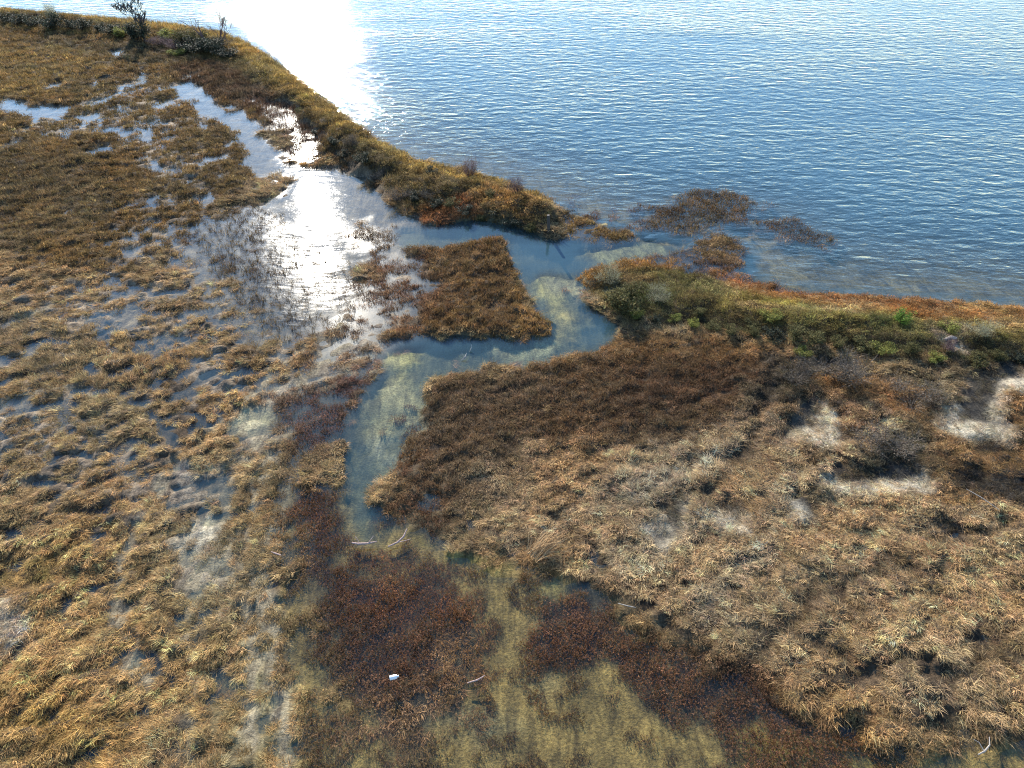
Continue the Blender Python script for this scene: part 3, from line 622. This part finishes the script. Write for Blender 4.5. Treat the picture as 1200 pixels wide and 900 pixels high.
shrub(144, 37, 'yellow', 1.6, 1.1, 'yellow-green bush just beside the bare tree on its inland side')
shrub(168, 50, 'dark', 2.1, 2.2, 'big dark blue-green shrub around the foot of the bare tree')
shrub(157, 44, 'dark', 1.6, 1.3, 'smaller dark shrub leaning on the bare tree shrub')
shrub(195, 42, 'yellow', 1.7, 1.2, 'yellow-green bush between the bare tree and the leaning dead tree')
shrub(189, 55, 'purple', 1.8, 1.1, 'greyish purple twiggy bush inland of the yellow-green one')
shrub(204, 58, 'purple', 1.7, 1.1, 'second purple twiggy bush, beside the green thicket')
shrub(210, 64, 'yellow', 1.3, .8, 'low yellow-green bush at the inland foot of the thicket')
shrub(218, 50, 'olive', 1.8, 1.9, 'olive green bush at the start of the thicket by the leaning dead tree')
shrub(222, 60, 'dark', 1.8, 1.5, 'dark shrub in front of the olive bush in the thicket')
shrub(233, 52, 'olive', 1.7, 1.8, 'olive bush right under the leaning dead tree')
shrub(240, 62, 'dark', 2.1, 1.7, 'broad dark shrub in front of the leaning dead tree')
shrub(252, 62, 'dark', 1.8, 1.7, 'dark shrub below the small upright dead tree')
shrub(268, 66, 'dark', 1.7, 1.1, 'low dark teal shrub at the end of the thicket')
shrub(258, 55, 'grey', 1.4, 1.3, 'grey twiggy bush at the foot of the small dead tree')
G2 = 'dark scrub bushes on the inland slope of the far bank'; L2 = 'dark grey-green bush on the inland slope of the long bank'
for (x, y, r, h, k) in [(372,150,1.3,1.1,'dark'),(392,166,1.5,1.2,'dark'),(402,178,1.3,1.0,'dark'),(412,170,1.3,1.1,'grey'),(425,188,1.4,1.1,'dark'),(440,205,1.3,1.1,'grey'),(352,135,1.3,1.0,'olive'),
                        (455,212,1.2,1.0,'dark'),(468,228,1.2,1.0,'grey'),(485,232,1.2,1.1,'dark'),(498,222,1.0,1.0,'grey'),(512,240,1.1,1.0,'dark'),(530,236,1.0,.9,'olive'),(545,248,1.1,1.0,'dark'),(565,248,1.1,1.0,'olive'),(582,258,1.0,.9,'dark'),(604,264,1.1,.9,'dark'),(622,270,1.0,.8,'olive'),(505,208,.9,.9,'dark'),(575,232,.8,.8,'olive')]:
    shrub(x, y, k, r*U(.5, .95), h*U(.45, .8), L2, G2)
shrub(551, 208, 'purple', .95, 1.6, 'purple twiggy shrub on the lake side of the bank near the creek')
shrub(606, 232, 'purple', .9, 1.2, 'pinkish thin-stemmed shrub on the bank crest near the post')
shrub(726, 366, 'olive', 1.35, 1.35, 'round olive bush on the tip of the headland beside the creek')
shrub(713, 334, 'sage', 1.0, 1.1, 'grey-green feathery bush near the point of the headland')
shrub(736, 345, 'olive', 1.0, .9, 'small olive bush behind the round bush on the headland')
shrub(772, 352, 'sage', .95, .8, 'pale sage bush on the headland ridge')
shrub(1057, 377, 'bright', .75, .65, 'bright green low bush on the orange lakeshore')
shrub(1113, 385, 'yellow', .85, .6, 'duller green bush on the lakeshore next to the bright green one')
shrub(1152, 392, 'sage', .95, .7, 'pale grey bush on the lakeshore bank')
shrub(905, 371, 'yellow', .8, .5, 'low yellow-green bush halfway along the ridge of the shore bank')
shrub(1110, 408, 'purple', .7, .6, 'purplish bush beside the pale driftwood stump')
shrub(985, 442, 'grey', 1.8, 1.1, 'broad grey-brown bush below the shore bank')
shrub(933, 448, 'grey', 1.2, 1.1, 'grey-brown bush beside the dark hollow below the shore bank')
shrub(1070, 470, 'grey', 1.5, .8, 'grey bush in the pale grass between the bank and the bleached hollow')
shrub(1040, 520, 'grey', 1.5, .8, 'low grey bush above the bleached hollow in the pale grass')
G3 = 'dark bushes along the foot of the shore bank'; L3 = 'dark bush in the row along the inland foot of the shore bank'
for (x, y, r, h, k) in [(745,372,.9,.8,'olive'),(768,377,.9,.8,'dark'),(790,376,.8,.8,'olive'),(812,384,.9,.9,'dark'),(835,384,.9,.8,'olive'),(858,390,1.,.9,'dark'),(882,392,1.,.9,'olive'),(905,398,1.,1.,'dark'),(930,396,1.,.9,'olive'),(955,402,1.1,1.,'dark'),(982,404,1.,.9,'olive'),(1010,410,1.1,1.,'dark'),(1036,412,1.,.9,'dark'),(1066,412,1.1,1.,'olive'),(1095,420,1.,.8,'dark'),(1140,424,1.3,1.0,'dark'),(1168,420,1.2,.9,'olive'),(1195,424,1.,.8,'dark'),(940,418,1.0,.9,'dark'),(880,380,.8,.7,'dark'),(820,368,.8,.7,'olive')]:
    shrub(x, y, ('olive' if U(0, 1) < .5 else k) if U(0, 1) < .8 else 'yellow', r*U(.45, .9), h*U(.4, .7), L3, G3)

# --- bare trees
BK = wood_mat('dark_bark', (.10,.08,.075)); BKR = wood_mat('reddish_dead_wood', (.16,.09,.08))
def tree(x, y, H, lean, label, bm_, name='bare_tree', levels=4, sp=.5, r0=.09, up=.25):
    p = gpt(x, y, -.1); o = empty(name, p, label, 'tree'); tr, tw = MB(), MB()
    def grow(p, d, L, r, lv):
        pts = [p]; q = np.array(p, float); dd = np.array(d, float)
        for k in range(4):
            dd = dd+np.array([U(-.16, .16), U(-.16, .16), U(-.05, .12)]); dd /= np.linalg.norm(dd); q = q+dd*L/4; pts.append(tuple(q))
        (tr if lv >= levels-1 else tw).tube(pts, [r*(1-.14*i) for i in range(5)], U(.3, .7), 6 if lv >= levels-1 else 3)
        if lv <= 0: return
        for j in range(random.choice((3, 4, 4)) if lv < levels else 5):
            t = random.choice((1, 2, 3, 4, 4)); b_ = np.array(pts[t]); nd = dd+np.array([random.gauss(0, sp), random.gauss(0, sp), U(-.1, .35)+up]); nd /= np.linalg.norm(nd)
            grow(tuple(b_), nd, L*U(.5, .78), max(r*(1-.14*t)*.68, .03), lv-1)
    grow((0, 0, 0), lean, H*.45, r0, levels)
    part('trunk', tr.mesh('trunk', bm_), o); part('branches', tw.mesh('branches', bm_), o); return o
tree(170, 48, 5.4, (-.12, .05, 1), 'tall bare leafless tree on the far lakeshore', BK, levels=5, sp=.55, r0=.10)
tree(246, 50, 5.2, (-.75, .2, .9), 'dead tree leaning over the thicket on the far bank', BKR, 'dead_tree', 2, .35, .13, .0)
tree(259, 50, 5.6, (.0, .05, 1), 'small upright dead tree beside the leaning one', BKR, 'dead_tree', 3, .5, .10, .0)
tree(268, 51, 3.0, (-.2, .0, 1), 'short forked dead sapling past the small dead tree', BKR, 'dead_tree', 1, .4, .05, .0)

# --- post, driftwood, litter
GW = wood_mat('grey_driftwood', (.36,.31,.26)); PW = wood_mat('pinkish_driftwood', (.38,.26,.22)); DW = wood_mat('dark_post_wood', (.07,.055,.045))
p = gpt(643, 261); mb = MB(); mb.tube([(0,0,-.4),(0,0,.5),(-.05,.02,1.2)], [.12,.12,.11], .5, 10)
o = bpy.data.objects.new('wooden_post', mb.mesh('wooden_post', DW)); COL.objects.link(o); o.location = p; tag(o, 'dark upright wooden post at the end of the long bank', 'post')
def stick(x, y, pts, rad, m, label, twigs=(), name='driftwood', dz=.08):
    p = gpt(x, y); o = empty(name, (p[0], p[1], max(p[2], 0)+dz*.5), label, 'driftwood'); pts = [tuple(c*.75 for c in q) for q in pts]; twigs = [[tuple(c*.75 for c in q) for q in t] for t in twigs]; mb = MB(); mb.tube(pts, [q*.7 for q in rad], .5, 7); part('trunk', mb.mesh('log', m), o)
    for t in twigs: mb = MB(); mb.tube(t, [.02, .014, .01][:len(t)], .5, 5); part('branch', mb.mesh('branch', m), o)
stick(428, 641, [(-.75,.1,.1),(-.3,-.02,.16),(.2,.03,.14),(.7,.12,.2)], [.05,.075,.07,.03], PW, 'pale pink driftwood log lying at the edge of the red reeds', [[(.2,.03,.15),(.4,.2,.35),(.5,.35,.4)], [(-.3,0,.15),(-.5,.3,.3),(-.6,.4,.3)]], dz=.25)
stick(468, 638, [(-.6,-.3,.05),(-.1,-.05,.1),(.25,.3,.2),(.4,.8,.3)], [.04,.06,.06,.03], PW, 'forked pinkish branch caught beside the pink driftwood log', [[(-.1,-.05,.1),(.4,.02,.2),(.7,.1,.25)]], dz=.22)
stick(545, 421, [(-.25,-.2,0),(0,0,.12),(.12,.4,.25)], [.04,.06,.03], GW, 'pale forked stick poking out of the blue creek', [[(0,0,.12),(-.2,.25,.3),(-.3,.3,.35)]])
stick(552, 411, [(-.1,-.2,0),(.05,.1,.2),(.0,.35,.35)], [.03,.04,.02], GW, 'thin pale stick in the creek behind the forked one')
stick(560, 801, [(-.5,-.12,.1),(0,0,.16),(.35,.2,.22)], [.03,.045,.02], PW, 'short reddish stick lying on the reed bed edge', dz=.3)
stick(325, 652, [(-.35,.15,.1),(0,0,.12),(.3,-.12,.14)], [.03,.05,.03], PW, 'small pink stick on the dry grass beside the olive strip', dz=.22)
stick(1146, 590, [(-.5,.8,.25),(0,0,.35),(.6,-.9,.3)], [.02,.03,.02], GW, 'long straight pale pole lying in the tan grass near the dark hollows', dz=.3)
stick(1150, 884, [(-.3,-.1,.1),(0,0,.2),(.35,.25,.25),(.5,.6,.3)], [.025,.045,.035,.015], GW, 'pale forked branch on the wet grass by the olive shallows', [[(0,0,.2),(-.1,.35,.3),(-.3,.5,.3)]], dz=.12)
stick(1113, 401, [(-.5,0,.1),(0,.05,.25),(.45,.1,.15)], [.12,.2,.1], GW, 'pale driftwood stump on the shore bank beside the purplish bush', dz=.3)
stick(735, 655+60, [(-.5,.2,.1),(0,0,.16),(.4,-.05,.1)], [.02,.03,.02], GW, 'thin pale stick across the reeds near the olive shallows', dz=.35)

# plastic bottle
WP, nt, out = mat('white_plastic'); d = N(nt, 'ShaderNodeBsdfPrincipled', inp={'Base Color': (.85,.84,.80,1), 'Roughness': .35}); nt.links.new(d.outputs[0], out.inputs[0])
p = gpt(463, 800); o = empty('plastic_bottle', (p[0], p[1], max(p[2], 0)+.42), 'white plastic bottle lying among the red-brown reeds', 'bottle', rz=R(18))
o.rotation_euler = (R(6), R(86), R(18))
def lathe(prof, k=20):
    m = MB(); n_ = len(prof)
    for r_, z_ in prof:
        for j in range(k): t = j*2*math.pi/k; m.v.append((r_*math.cos(t), r_*math.sin(t), z_)); m.a.append(.5)
    for i in range(n_-1):
        for j in range(k): m.f.append((i*k+j, i*k+(j+1) % k, (i+1)*k+(j+1) % k, (i+1)*k+j))
    return m
part('body', lathe([(0,-.15),(.075,-.15),(.085,-.14),(.085,.07),(.07,.11),(.035,.13),(.035,.15)]).mesh('bottle_body', WP), o)
part('cap', lathe([(.04,.148),(.042,.15),(.042,.18),(0,.182)]).mesh('bottle_cap', WP), o)

# fallen reed bundle
o = empty('reed_bundle', gpt(640, 646, .25), 'swept bundle of long tan reeds lodged over the edge of the shallows', 'reeds', rz=R(35))
RB = plant_mat('long_tan_reed', (.48,.33,.18), .3, .7, 0)
for k in range(3):
    mb = MB()
    for i in range(70): mb.blade(U(-.9, -.2), U(-.25, .25)+(k-1)*.14, random.gauss(0, .22), U(.7, 1.6), R(U(15, 45)), R(U(30, 70)), .012, random.random(), 5)
    part('reed_sheaf', mb.mesh('reed_sheaf', RB), o)

# --- tussocks standing in the flooded pool, each one its own plant
TM = plant_mat('tussock_blade', (.20,.145,.08), .3, .75, .35); tuss = []
for k in range(8):
    mb = MB()
    for i in range(46):
        x, y = disc(.2); mb.blade(x, y, math.atan2(y, x)+U(-.8, .8), U(.22, .5), R(U(40, 85)), R(U(10, 80)), U(.011, .018), random.random(), 4, -.1)
    tuss.append(mb.mesh('tussock', TM))
zone = [(225,268),(260,240),(330,250),(350,285),(400,300),(430,325),(400,380),(330,400),(285,360),(250,320)]
cand = []
tries = 0
while len(cand) < 295 and tries < 12000:
    tries += 1
    x, y = U(210, 440), U(225, 400)
    inside = False
    for i in range(len(zone)):
        (ax, ay), (bx, by) = zone[i], zone[(i+1) % len(zone)]
        if (ay > y) != (by > y) and x < (bx-ax)*(y-ay)/(by-ay)+ax: inside = not inside
    if not inside: continue
    q = at(x, y)
    if any((q[0]-c[0])**2+(q[1]-c[1])**2 < .62**2 for c in cand): continue
    if float(height(np.array([q[0]]), np.array([q[1]]))[0]) > .0: continue
    cand.append(q)
for q in cand:
    o = bpy.data.objects.new('grass_tussock', random.choice(tuss)); COL.objects.link(o); o.location = (q[0], q[1], .0); s = U(.55, 1.15); o.scale = (s, s, s*U(.8, 1.2)); o.rotation_euler = (0, 0, U(0, 6.28))
    tag(o, 'dark brown grass tussock standing in the bright flooded pool', 'tussock', 'grass tussocks scattered through the flooded pool')

# ------------------------------------------------------------------ light
SUN_EL, SUN_AZ = 25.0, -17.0           # azimuth from +Y, negative = towards -X
w = bpy.data.worlds.new('World'); sc.world = w; w.use_nodes = True; nt = w.node_tree
for n_ in list(nt.nodes): nt.nodes.remove(n_)
sky = nt.nodes.new('ShaderNodeTexSky'); sky.sky_type = 'NISHITA'; sky.sun_disc = False; sky.sun_elevation = R(SUN_EL); sky.sun_rotation = R(SUN_AZ)
sky.air_density = 1.1; sky.dust_density = 0.05; sky.ozone_density = 4.0
bg = nt.nodes.new('ShaderNodeBackground'); bg.inputs[1].default_value = .13; wo = nt.nodes.new('ShaderNodeOutputWorld')
tn = nt.nodes.new('ShaderNodeMix'); tn.data_type = 'RGBA'; tn.blend_type = 'MULTIPLY'; tn.inputs[0].default_value = 1; tn.inputs[7].default_value = (.90, 1.0, 1.07, 1)
nt.links.new(sky.outputs[0], tn.inputs[6]); nt.links.new(tn.outputs[2], bg.inputs[0]); nt.links.new(bg.outputs[0], wo.inputs[0])
sl = bpy.data.lights.new('sun', 'SUN'); sl.energy = 5.0; sl.angle = R(.5); sl.color = (1, .93, .82)
so = bpy.data.objects.new('sun', sl); COL.objects.link(so); so.rotation_euler = (R(90-SUN_EL), 0, R(180-SUN_AZ)); so.location = (-20, 60, 60)
from mathutils import Vector
dv = Vector((math.sin(R(SUN_AZ))*math.cos(R(SUN_EL)), math.cos(R(SUN_AZ))*math.cos(R(SUN_EL)), math.sin(R(SUN_EL))))
so.rotation_euler = dv.to_track_quat('Z', 'Y').to_euler()
vs = sc.view_settings; vs.view_transform = 'Standard'; vs.look = 'None'; vs.exposure = 1.2; vs.gamma = 1; vs.use_curve_mapping = False
cy = sc.cycles
cy.max_bounces = 4; cy.diffuse_bounces = 2; cy.glossy_bounces = 2; cy.transmission_bounces = 2; cy.transparent_max_bounces = 8; cy.caustics_reflective = False; cy.caustics_refractive = False
cy.use_denoising = True; cy.denoising_prefilter = 'NONE'; cy.filter_width = 1.05
